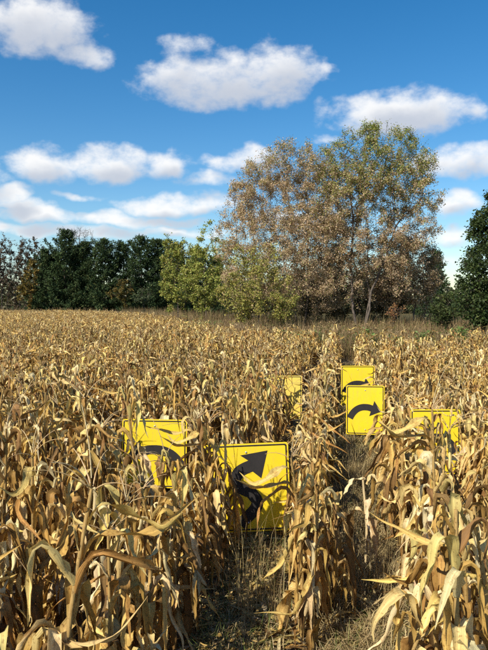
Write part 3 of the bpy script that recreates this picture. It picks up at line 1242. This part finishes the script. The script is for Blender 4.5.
# ------------------------------------------------------------------ trees
def colonize(g, stems, blobs, n_att, step, infl, kill, iters=120, wob=.12, droop=0.0):
    """branch skeleton that grows into the crown volume; returns nodes, parents"""
    bl = np.array(blobs, float)
    vol = bl[:, 3] * bl[:, 4] * bl[:, 5]
    idx = g.choice(len(bl), n_att, p=vol / vol.sum())
    dirs = rand_unit(n_att, g) * (g.random(n_att) ** (1 / 2.6))[:, None]
    A = bl[idx, :3] + dirs * bl[idx, 3:6]
    A = A[A[:, 2] > .3]
    nodes, par = [], []
    for st in stems:
        st = np.array(st, float)
        last = -1
        for i in range(len(st) - 1):
            seg = st[i + 1] - st[i]
            k = max(1, int(np.linalg.norm(seg) / step))
            for j in range(k):
                if last < 0:
                    nodes.append(st[i])
                    par.append(-1)
                    last = len(nodes) - 1
                nodes.append(st[i] + seg * (j + 1) / k + g.normal(0, wob * step, 3) * (1 if i else .3))
                par.append(last)
                last = len(nodes) - 1
    near_d = np.full(len(A), 1e9)
    near_i = np.zeros(len(A), int)

    def update(new_ids):
        P = np.array([nodes[i] for i in new_ids])
        d = np.linalg.norm(A[:, None] - P[None], axis=2)
        j = d.argmin(1)
        dm = d[np.arange(len(A)), j]
        b = dm < near_d
        near_d[b] = dm[b]
        near_i[b] = np.array(new_ids)[j[b]]
    update(list(range(len(nodes))))
    childdirs = {}
    for it in range(iters):
        act = np.where(near_d < infl)[0]
        if not len(act):
            break
        acc = {}
        for a in act:
            i = near_i[a]
            v = A[a] - nodes[i]
            v = v / (np.linalg.norm(v) + 1e-9)
            acc[i] = acc.get(i, 0) + v
        new = []
        for i, v in acc.items():
            v = v + g.normal(0, wob * 2, 3)
            v[2] -= droop
            nv = np.linalg.norm(v)
            if nv < .05:
                continue
            v = v / nv
            dup = False
            for w in childdirs.get(i, ()):
                if np.dot(w, v) > .97:
                    dup = True
            if dup:
                continue
            childdirs.setdefault(i, []).append(v)
            nodes.append(np.asarray(nodes[i]) + v * step)
            par.append(i)
            new.append(len(nodes) - 1)
        if not new:
            break
        update(new)
        keep = near_d > kill
        A = A[keep]
        near_d, near_i = near_d[keep], near_i[keep]
        if not len(A):
            break
    return np.array(nodes), np.array(par)


def radii(nodes, par, r_tip, p=2.4):
    n = len(nodes)
    acc = np.zeros(n)
    kids = np.zeros(n, int)
    for i in range(n - 1, -1, -1):
        if kids[i] == 0:
            acc[i] = r_tip ** p
        if par[i] >= 0:
            acc[par[i]] += acc[i]
            kids[par[i]] += 1
    return acc ** (1 / p), kids


def skeleton_mesh(name, nodes, par, rad, mat, parent, twigs=None):
    e = np.where(par >= 0)[0]
    thick = rad[e] > .03
    Vs, Qs, off = [], [], 0
    for sel, k in ((thick, 7), (~thick, 3)):
        ee = e[sel]
        if not len(ee):
            continue
        V, Q = frustums(nodes[par[ee]], nodes[ee], np.minimum(rad[par[ee]], rad[ee] * 1.35), rad[ee], k)
        Vs.append(V)
        Qs.append(Q + off)
        off += len(V)
    if twigs is not None:
        V, Q = frustums(twigs[0], twigs[1], twigs[2], twigs[2] * .4, 3)
        Vs.append(V)
        Qs.append(Q + off)
    return mesh_np(name, np.concatenate(Vs), np.concatenate(Qs), mat, parent=parent)


def tree(name, label, cat, base, stems, blobs, palette_fn, n_leaf, leaf_size, seed, n_att=900, step=.3, infl=1.6, kill=.5, r_tip=.006,
         bark=None, spread=.22, hang=.3, aspect=.55, twig_n=3, twig_l=.45, droop=0.0, mat=None, group=None, gap=.25):
    g = np.random.default_rng(seed)
    t = empty(name, tuple(base))
    tag(t, label, cat, group)
    nodes, par = colonize(g, stems, blobs, n_att, step, infl, kill, droop=droop)
    rad, kids = radii(nodes, par, r_tip)
    thin = np.where((rad < r_tip * 4.0) & (nodes[:, 2] > .2))[0]
    k = np.repeat(thin, twig_n)
    o0 = nodes[k] + 0
    dv = rand_unit(len(k), g)
    out = nodes[k] - nodes[par[k]]
    dv = unit(dv * .8 + unit(out) * .7 + np.array([0, 0, .12 - droop]))
    tl = g.uniform(.5, 1.2, len(k)) * twig_l
    o1 = o0 + dv * tl[:, None]
    skeleton_mesh("trunk", nodes, par, rad, bark or M_BARK, t, (o0, o1, np.full(len(k), r_tip * .7)))
    if n_leaf:
        # leaves sit along the twigs; some twigs are bare, some thick with leaves
        wt = g.random(len(k)) ** 2.3 * (g.random(len(k)) > gap)
        cell = np.floor(o1 / .9).astype(int)
        hsh = np.abs(np.sin(cell @ np.array([12.9898, 78.233, 37.719])) * 43758.5453) % 1
        wt = wt * (.2 + 1.6 * hsh ** 1.2)
        wt = wt / wt.sum()
        ti = g.choice(len(k), n_leaf, p=wt)
        f = g.uniform(.15, 1.05, n_leaf)[:, None]
        P = o0[ti] * (1 - f) + o1[ti] * f + g.normal(0, spread * .35, (n_leaf, 3))
        P[:, 2] = np.maximum(P[:, 2], .1)
        V, Q = leaf_quads(P, leaf_size * g.uniform(.6, 1.35, n_leaf), g, aspect, hang)
        tint = palette_fn(P, g)
        mesh_np("crown", V, Q, mat or M_TREELEAF, np.repeat(tint, 4, 0), parent=t)
    return t


def pal_const(pal, jit=.2):
    return lambda P, g: pick(pal, len(P), g, jit)


SEED = [(.56, .41, .26, 4), (.40, .285, .165, 3), (.60, .46, .30, 2.5), (.30, .20, .12, 2), (.40, .35, .16, 1.4)]
LGREEN = [(.24, .29, .065, 3), (.33, .34, .085, 2.5), (.16, .21, .055, 2), (.38, .34, .11, 1.4)]


def pal_mix(split_lo, split_hi, low, high):
    def f(P, g):
        n = len(P)
        w = np.clip((P[:, 2] - split_lo) / (split_hi - split_lo), 0, 1) * .9 + .04
        a, b = pick(low, n, g, .2), pick(high, n, g, .2)
        return np.where((g.random(n) < w)[:, None], b, a)
    return f


def px_blobs(base, d, items):
    """crown lobes given as column, row, half width and half height seen at distance d, turned to metres; depth offset in metres"""
    s = d / 638.0
    out = []
    for (px, py, rw, rh, dep) in items:
        x = (px - 244) * s - base[0]
        z = CAM_H + (302 - py) * s
        out.append((x, dep, z, rw * s, max(rw * s * .9, 1.0), rh * s))
    return out


def add_trees():
    # brown seed-hung tree, left half of the big clump
    d = 37.0
    b = ground_pt(300, d)
    bl = px_blobs(b, d, [(262, 200, 34, 46, 0), (300, 190, 36, 46, .5), (285, 250, 50, 48, -.4), (240, 225, 24, 40, .3), (318, 240, 34, 58, .2), (300, 165, 22, 22, 0), (272, 168, 22, 20, .4), (325, 290, 28, 26, -.3), (250, 270, 30, 35, 0), (232, 255, 18, 40, .2), (246, 182, 18, 20, .1), (320, 168, 22, 26, .3), (334, 200, 22, 50, .4), (286, 160, 26, 18, -.2), (300, 285, 40, 26, -.6)])
    tree("maple_tree", "broad tree thick with brown hanging seed clusters, left half of the tall clump", "tree", b,
         [[(0, 0, 0), (-.4, 0, 2.2), (-1.0, .1, 5)], [(.2, .3, 0), (.5, .4, 2.5), (.5, .3, 5.5)], [(-.3, -.2, 0), (-1.4, -.3, 2.2), (-2.6, -.2, 4.5)]],
         bl, pal_mix(8.5, 18, SEED, LGREEN), 130000, .085, 1, n_att=2600, step=.30, infl=1.6, kill=.42, hang=.6, aspect=.5, twig_n=3, twig_l=.5, spread=.3)
    # green topped tree, right half
    d = 36.0
    b = ground_pt(362, d)
    bl = px_blobs(b, d, [(372, 170, 36, 40, 0), (400, 190, 34, 44, .3), (345, 175, 30, 38, .4), (388, 148, 26, 24, 0), (415, 165, 20, 20, .2), (350, 150, 16, 18, 0), (405, 225, 34, 30, -.3), (345, 225, 38, 50, .2), (380, 245, 40, 36, .5), (425, 205, 18, 20, 0), (412, 150, 12, 12, 0), (330, 265, 24, 30, .3), (370, 130, 10, 9, .1), (338, 205, 24, 40, .6), (328, 170, 18, 26, .3), (425, 180, 18, 24, .3), (398, 140, 22, 16, .2), (415, 235, 22, 22, 0), (350, 285, 26, 22, .8), (395, 275, 28, 24, .6)])
    tree("maple_tree", "tall multi-stemmed tree with green leaves at its top and a bare grey trunk", "tree", b,
         [[(0, 0, 0), (.35, 0, 1.4), (.55, .1, 2.8), (1.3, 0, 4.6), (1.9, 0, 6.5)], [(-.1, .1, 0), (-.5, .2, 1.8), (-.6, .3, 4.5), (-.5, .2, 7)], [(.05, .2, 0), (.5, .5, 2.4), (.3, .6, 6.0)]],
         bl, pal_mix(6.2, 12.0, SEED, LGREEN), 112000, .085, 2, n_att=2600, step=.30, infl=1.6, kill=.42, hang=.45, aspect=.55, twig_n=3, twig_l=.5, spread=.28, r_tip=.0085)
    # bare-ish brown thicket to the right
    d = 38.0
    b = ground_pt(410, d)
    bl = px_blobs(b, d, [(408, 275, 28, 32, 0), (390, 285, 24, 26, .3), (426, 285, 16, 24, 0), (412, 250, 20, 18, .2), (432, 268, 12, 22, .2)])
    tree("thicket_shrub", "brown half-bare shrub thicket right of the grey trunk", "shrub", b,
         [[(0, 0, 0), (.2, 0, 1.2), (.3, 0, 2.2)], [(-.4, .1, 0), (-.9, 0, 1.6)], [(.4, -.1, 0), (.9, 0, 1.7)]],
         bl, pal_const(SEED[:4] + [(.22, .20, .08, 2)]), 26000, .10, 3, n_att=1100, step=.25, infl=1.4, kill=.34, r_tip=.007, twig_n=4, twig_l=.5, hang=.3)
    # yellow green bushes before the brown tree
    d = 33.0
    b = ground_pt(256, d)
    bl = px_blobs(b, d, [(256, 290, 30, 34, 0), (238, 300, 20, 26, .2), (280, 300, 22, 26, 0), (262, 262, 18, 20, .1), (240, 266, 12, 18, 0)])
    tree("leafy_bush", "yellow green bush in front of the brown seed-hung tree", "bush", b,
         [[(0, 0, 0), (.1, 0, 1.0), (.1, 0, 1.9)], [(-.2, .1, 0), (-.6, 0, 1.3)], [(.2, -.1, 0), (.6, 0, 1.2)]],
         bl, pal_const([(.33, .32, .075, 3), (.40, .35, .09, 2), (.22, .24, .06, 2), (.42, .31, .14, 1.5)]), 13000, .105, 4, n_att=700, step=.22, infl=1.3, kill=.32, twig_n=3, twig_l=.35, hang=.2)
    # young box elders on the left of the clump
    d = 42.0
    b = ground_pt(206, d)
    bl = px_blobs(b, d, [(212, 262, 20, 30, 0), (205, 285, 28, 24, -.2), (222, 285, 20, 22, .3), (203, 246, 9, 16, 0), (208, 228, 4, 10, 0), (226, 248, 12, 10, .2)])
    tree("young_maple", "young light green tree with a spiky top beside the dark pines", "tree", b,
         [[(0, 0, 0), (0, 0, 2.0), (-.1, 0, 4.2), (.1, 0, 5.9)], [(.2, .1, 0), (.6, 0, 2.5)], [(-.1, -.1, 0), (-.7, 0, 2.1)]],
         bl, pal_const([(.30, .34, .075, 3), (.38, .38, .10, 2), (.19, .23, .055, 2), (.42, .36, .11, 1)]), 15000, .105, 5, n_att=800, step=.26, infl=1.4, kill=.36, twig_n=2, twig_l=.4, hang=.25, aspect=.7)
    d = 43.0
    b = ground_pt(178, d)
    bl = px_blobs(b, d, [(178, 285, 18, 24, 0), (172, 262, 12, 22, .2), (190, 268, 14, 24, .1), (168, 243, 4, 8, 0), (186, 250, 6, 10, 0)])
    tree("young_maple", "lower yellow green tree between the pines and the spiky young tree", "tree", b,
         [[(0, 0, 0), (0, 0, 2.0), (-.3, 0, 4.2)], [(.2, .1, 0), (.6, 0, 2.8)]],
         bl, pal_const([(.28, .32, .07, 3), (.36, .35, .09, 2), (.17, .21, .05, 2), (.40, .33, .11, 1)]), 12500, .105, 6, n_att=700, step=.26, infl=1.4, kill=.36, twig_n=2, twig_l=.4, hang=.25, aspect=.7)
    # dark undergrowth below the clump
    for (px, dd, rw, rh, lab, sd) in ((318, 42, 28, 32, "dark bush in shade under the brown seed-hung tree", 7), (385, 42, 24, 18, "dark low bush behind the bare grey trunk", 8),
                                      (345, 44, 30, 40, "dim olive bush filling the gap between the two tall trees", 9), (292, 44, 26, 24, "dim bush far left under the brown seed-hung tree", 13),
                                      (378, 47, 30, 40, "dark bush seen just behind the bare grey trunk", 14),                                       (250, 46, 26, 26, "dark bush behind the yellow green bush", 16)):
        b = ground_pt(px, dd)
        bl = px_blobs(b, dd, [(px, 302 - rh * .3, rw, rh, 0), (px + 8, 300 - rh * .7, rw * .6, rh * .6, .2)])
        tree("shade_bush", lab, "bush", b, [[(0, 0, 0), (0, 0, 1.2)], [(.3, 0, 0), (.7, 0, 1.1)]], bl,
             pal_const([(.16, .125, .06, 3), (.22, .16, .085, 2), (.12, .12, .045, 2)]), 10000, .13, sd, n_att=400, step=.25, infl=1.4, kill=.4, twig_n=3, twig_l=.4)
    b = ground_pt(394, 36.5)
    bl = px_blobs(b, 36.5, [(394, 311, 10, 7, 0)])
    tree("rust_bush", "small rusty red bush low beside the grey trunk", "bush", b, [[(0, 0, 0), (0, 0, .9)]], bl,
         pal_const([(.28, .13, .06), (.22, .11, .05), (.30, .19, .08)]), 380, .11, 10, n_att=120, step=.15, infl=1.2, kill=.2, twig_n=2, twig_l=.2)
    # evergreen at the right edge
    d = 27.0
    b = ground_pt(492, d)
    bl = px_blobs(b, d, [(492, 280, 35, 44, 0), (478, 302, 28, 28, -.2), (493, 240, 28, 36, 0), (500, 208, 15, 24, 0), (480, 258, 12, 20, .2), (486, 222, 12, 16, 0), (535, 280, 30, 40, 0), (474, 288, 14, 18, -.3), (495, 196, 8, 12, 0)])
    tree("evergreen_tree", "dark glossy evergreen cut off by the right edge", "tree", b,
         [[(0, 0, 0), (.1, 0, 2.0), (.2, 0, 4.5), (.2, 0, 6.2)]], bl,
         pal_const([(.042, .068, .020, 4), (.062, .09, .025, 3), (.028, .045, .015, 2.5), (.10, .125, .035, 1.2)]), 30000, .12, 11, n_att=1400, step=.25, infl=1.3, kill=.34, twig_n=3, twig_l=.3, hang=.2, aspect=.6, bark=M_DARKBARK, spread=.3, gap=.1)
    d = 29.0
    b = ground_pt(452, d)
    bl = px_blobs(b, d, [(452, 305, 14, 18, 0), (440, 312, 12, 12, 0)])
    tree("leafy_bush", "low dark green bush between the thicket and the evergreen", "bush", b, [[(0, 0, 0), (0, 0, 1.1)]], bl,
         pal_const([(.06, .085, .028), (.09, .11, .035), (.045, .06, .02)]), 2600, .12, 12, n_att=250, step=.2, infl=1.2, kill=.3, twig_n=3, twig_l=.3, bark=M_DARKBARK)
    # bare brown trees at the far left
    for i, (px, top, lab) in enumerate(((2, 234, "bare brown tree at the left edge"), (20, 240, "bare brown tree second from the left edge"), (37, 243, "thin bare brown tree next to the first pine"))):
        d = 94.0 + i
        b = ground_pt(px, d)
        bl = px_blobs(b, d, [(px, 268, 13, 32, 0), (px - 2, 262, 8, 302 - 264 - 10, .4), (px + 3, (top + 262) / 2, 8, (262 - top) / 2, 0), (px - 5, 280, 12, 22, .2)])
        tree("bare_tree", lab, "tree", b, [[(0, 0, 0), (0, 0, 3), (.3, 0, 6)], [(.4, .3, 0), (1.0, .2, 4)], [(-.4, 0, 0), (-1.0, .2, 4)]], bl,
             pal_const([(.11, .08, .055, 3), (.15, .11, .07, 2), (.08, .06, .045, 2)]), 4200, .24, 30 + i, n_att=420, step=.5, infl=2.6, kill=.75, r_tip=.018, twig_n=4, twig_l=.8, bark=M_DARKBARK)
    b = ground_pt(82, 106)
    bl = px_blobs(b, 106, [(82, 240, 15, 13, 0), (74, 246, 10, 10, 0), (92, 246, 8, 10, 0)])
    tree("bare_tree", "pale leafless tree showing above the pines", "tree", b, [[(0, 0, 0), (0, 0, 6), (.2, 0, 9)]], bl, None, 0, .1, 36, n_att=420, step=.5, infl=2.8, kill=.7, r_tip=.022, twig_n=4, twig_l=.9)
    b = ground_pt(30, 86)
    bl = px_blobs(b, 86, [(28, 285, 9, 18, 0), (33, 270, 7, 13, 0), (22, 294, 8, 9, 0)])
    tree("autumn_tree", "small ochre leaved tree at the left end of the pines", "tree", b, [[(0, 0, 0), (0, 0, 2.5), (.3, 0, 4.5)]], bl,
         pal_const([(.22, .15, .035, 3), (.16, .11, .03, 2), (.11, .10, .03, 2)]), 2400, .28, 37, n_att=260, step=.4, infl=2.2, kill=.6, r_tip=.012, bark=M_DARKBARK)
    b = ground_pt(126, 84)
    bl = px_blobs(b, 84, [(124, 288, 10, 9, 0), (116, 294, 8, 7, 0)])
    tree("autumn_bush", "small orange leaved bush in front of the pines", "bush", b, [[(0, 0, 0), (0, 0, 1.8)]], bl,
         pal_const([(.17, .12, .03, 3), (.12, .095, .025, 2), (.08, .08, .025, 2)]), 1300, .26, 38, n_att=160, step=.35, infl=2.0, kill=.5, r_tip=.012, bark=M_DARKBARK)
    b = ground_pt(145, 70)
    bl = px_blobs(b, 70, [(145, 295, 8, 9, 0), (140, 299, 9, 6, 0)])
    tree("leafy_bush", "small grey green bush at the field edge before the pines", "bush", b, [[(0, 0, 0), (0, 0, 1.2)]], bl,
         pal_const([(.06, .085, .04), (.09, .11, .05)]), 1000, .2, 39, n_att=120, step=.3, infl=1.8, kill=.4, r_tip=.01, bark=M_DARKBARK)


def pine(label, px, d, top, seed, width=1.0, group="pines along the far edge of the field"):
    """white pine: trunk with whorls of drooping boughs carrying needle tufts"""
    g = np.random.default_rng(seed)
    b = ground_pt(px, d)
    H = CAM_H + (302 - top) / 638.0 * d
    t = empty("pine_tree", tuple(b))
    tag(t, label, "pine tree", group)
    z = np.linspace(0, H, 12)
    V, Q = tube_path(np.stack([.12 * np.sin(z * .7 + seed), .1 * np.cos(z * .5), z], 1), .20 * (1 - .93 * z / H), 7)
    p0, p1, rr = [], [], []
    pts = []
    zz = .5
    while zz < H - .25:
        f = zz / H
        Lb = width * (3.9 * (1 - f) ** .75 + .3) * g.uniform(.6, 1.2)
        nb = int(g.integers(4, 7))
        a0 = g.uniform(0, 6.28)
        for i in range(nb):
            az = a0 + i * 2 * pi / nb + g.normal(0, .25)
            L = Lb * g.uniform(.55, 1.18)
            k = 6
            s = np.linspace(0, 1, k + 1)
            rise = (.10 + .75 * f) * L
            P = np.stack([np.cos(az) * s * L, np.sin(az) * s * L, zz + rise * s ** 1.6 - .22 * L * np.sin(s * pi) * (1 - f)], 1)
            p0.append(P[:-1])
            p1.append(P[1:])
            rr.append(np.linspace(.035, .01, k))
            m = int(14 + 30 * L)
            ss = g.uniform(.25, 1.03, m)
            B = np.stack([np.interp(ss, s, P[:, j]) for j in range(3)], 1)
            side = np.array([-math.sin(az), math.cos(az), 0])
            B = B + side * (g.uniform(-1, 1, m) * .42 * L * (1.15 - ss))[:, None] + g.normal(0, 1, (m, 3)) * np.array([.12, .12, .06]) + np.array([0, 0, .06])
            pts.append(B)
        zz += g.uniform(.45, .85)
    pts.append(np.stack([g.normal(0, .12, 30), g.normal(0, .12, 30), H - g.random(30) * .6], 1))
    p0, p1, rr = np.concatenate(p0), np.concatenate(p1), np.concatenate(rr)
    V2, Q2 = frustums(p0, p1, rr, rr * .8, 3)
    mesh_np("trunk", np.concatenate([V, V2]), np.concatenate([Q, Q2 + len(V)]), M_DARKBARK, parent=t)
    P = np.concatenate(pts)
    n = len(P)
    K = 3
    Pk = np.repeat(P, K, 0) + g.normal(0, .07, (n * K, 3))
    V3, Q3 = leaf_quads(Pk, g.uniform(.20, .42, n * K), g, .35, -.15)
    tint = np.repeat(pick([(.035, .060, .022, 3), (.050, .080, .027, 2), (.024, .042, .017, 2), (.075, .09, .03, 1)], n, g, .2), K, 0)
    mesh_np("crown", V3, Q3, M_NEEDLE, np.repeat(tint, 4, 0), parent=t)
    return t


def add_pines():
    L = [
        ("slim pine at the left end of the pine row", 46, 91, 249, .8),
        ("tall dark pine with the highest top of the row", 66, 89, 232, 1.15),
        ("dark pine right of the highest pine", 86, 90, 243, 1.1),
        ("dark pine behind the orange leaved bush", 105, 88, 239, 1.1),
        ("dark pine at the middle right of the row", 123, 90, 243, 1.0),
        ("pointed dark pine second from the young maples", 141, 89, 236, 1.0),
        ("dark pine touching the lower young maple", 158, 90, 240, 1.05),
        ("pine half hidden behind the lower young maple", 176, 91, 243, 1.0),
        ("pine showing only through the spiky young maple", 196, 92, 252, 1.0),
        ("low pine between the two tallest pines of the row", 76, 94, 247, .9),
        ("narrow pine filling the row behind the ochre tree", 56, 93, 256, 1.0),
        ("hazy pine seen beyond the yellow green bush", 216, 93, 258, 1.0),
    ]
    for i, (lab, px, d, top, w) in enumerate(L):
        pine(lab, px, d, top, 200 + i, w * 1.15)
    pine("distant dark pine beside the brown thicket", 436, 66, 252, 231, .6, None)


def far_woods():
    g = np.random.default_rng(77)
    n = 26000
    px = g.uniform(-200, 720, n)
    d = g.uniform(118, 135, n)
    h = 5.5 + 1.6 * np.sin(px * .09) + 1.1 * np.sin(px * .23 + 1)
    z = g.random(n) * h
    P = np.stack([(px - 244) / 638 * d, d, z], 1)
    V, Q = leaf_quads(P, g.uniform(.5, 1.1, n), g, .7, .1)
    o = mesh_np("woods", V, Q, M_TREELEAF, np.repeat(pick([(.06, .07, .03), (.08, .075, .035), (.05, .055, .025), (.10, .075, .04)], n, g), 4, 0))
    tag(o, "low dim wood closing the horizon beyond the trees", "woods", kind='stuff')


add_trees()
add_pines()
far_woods()
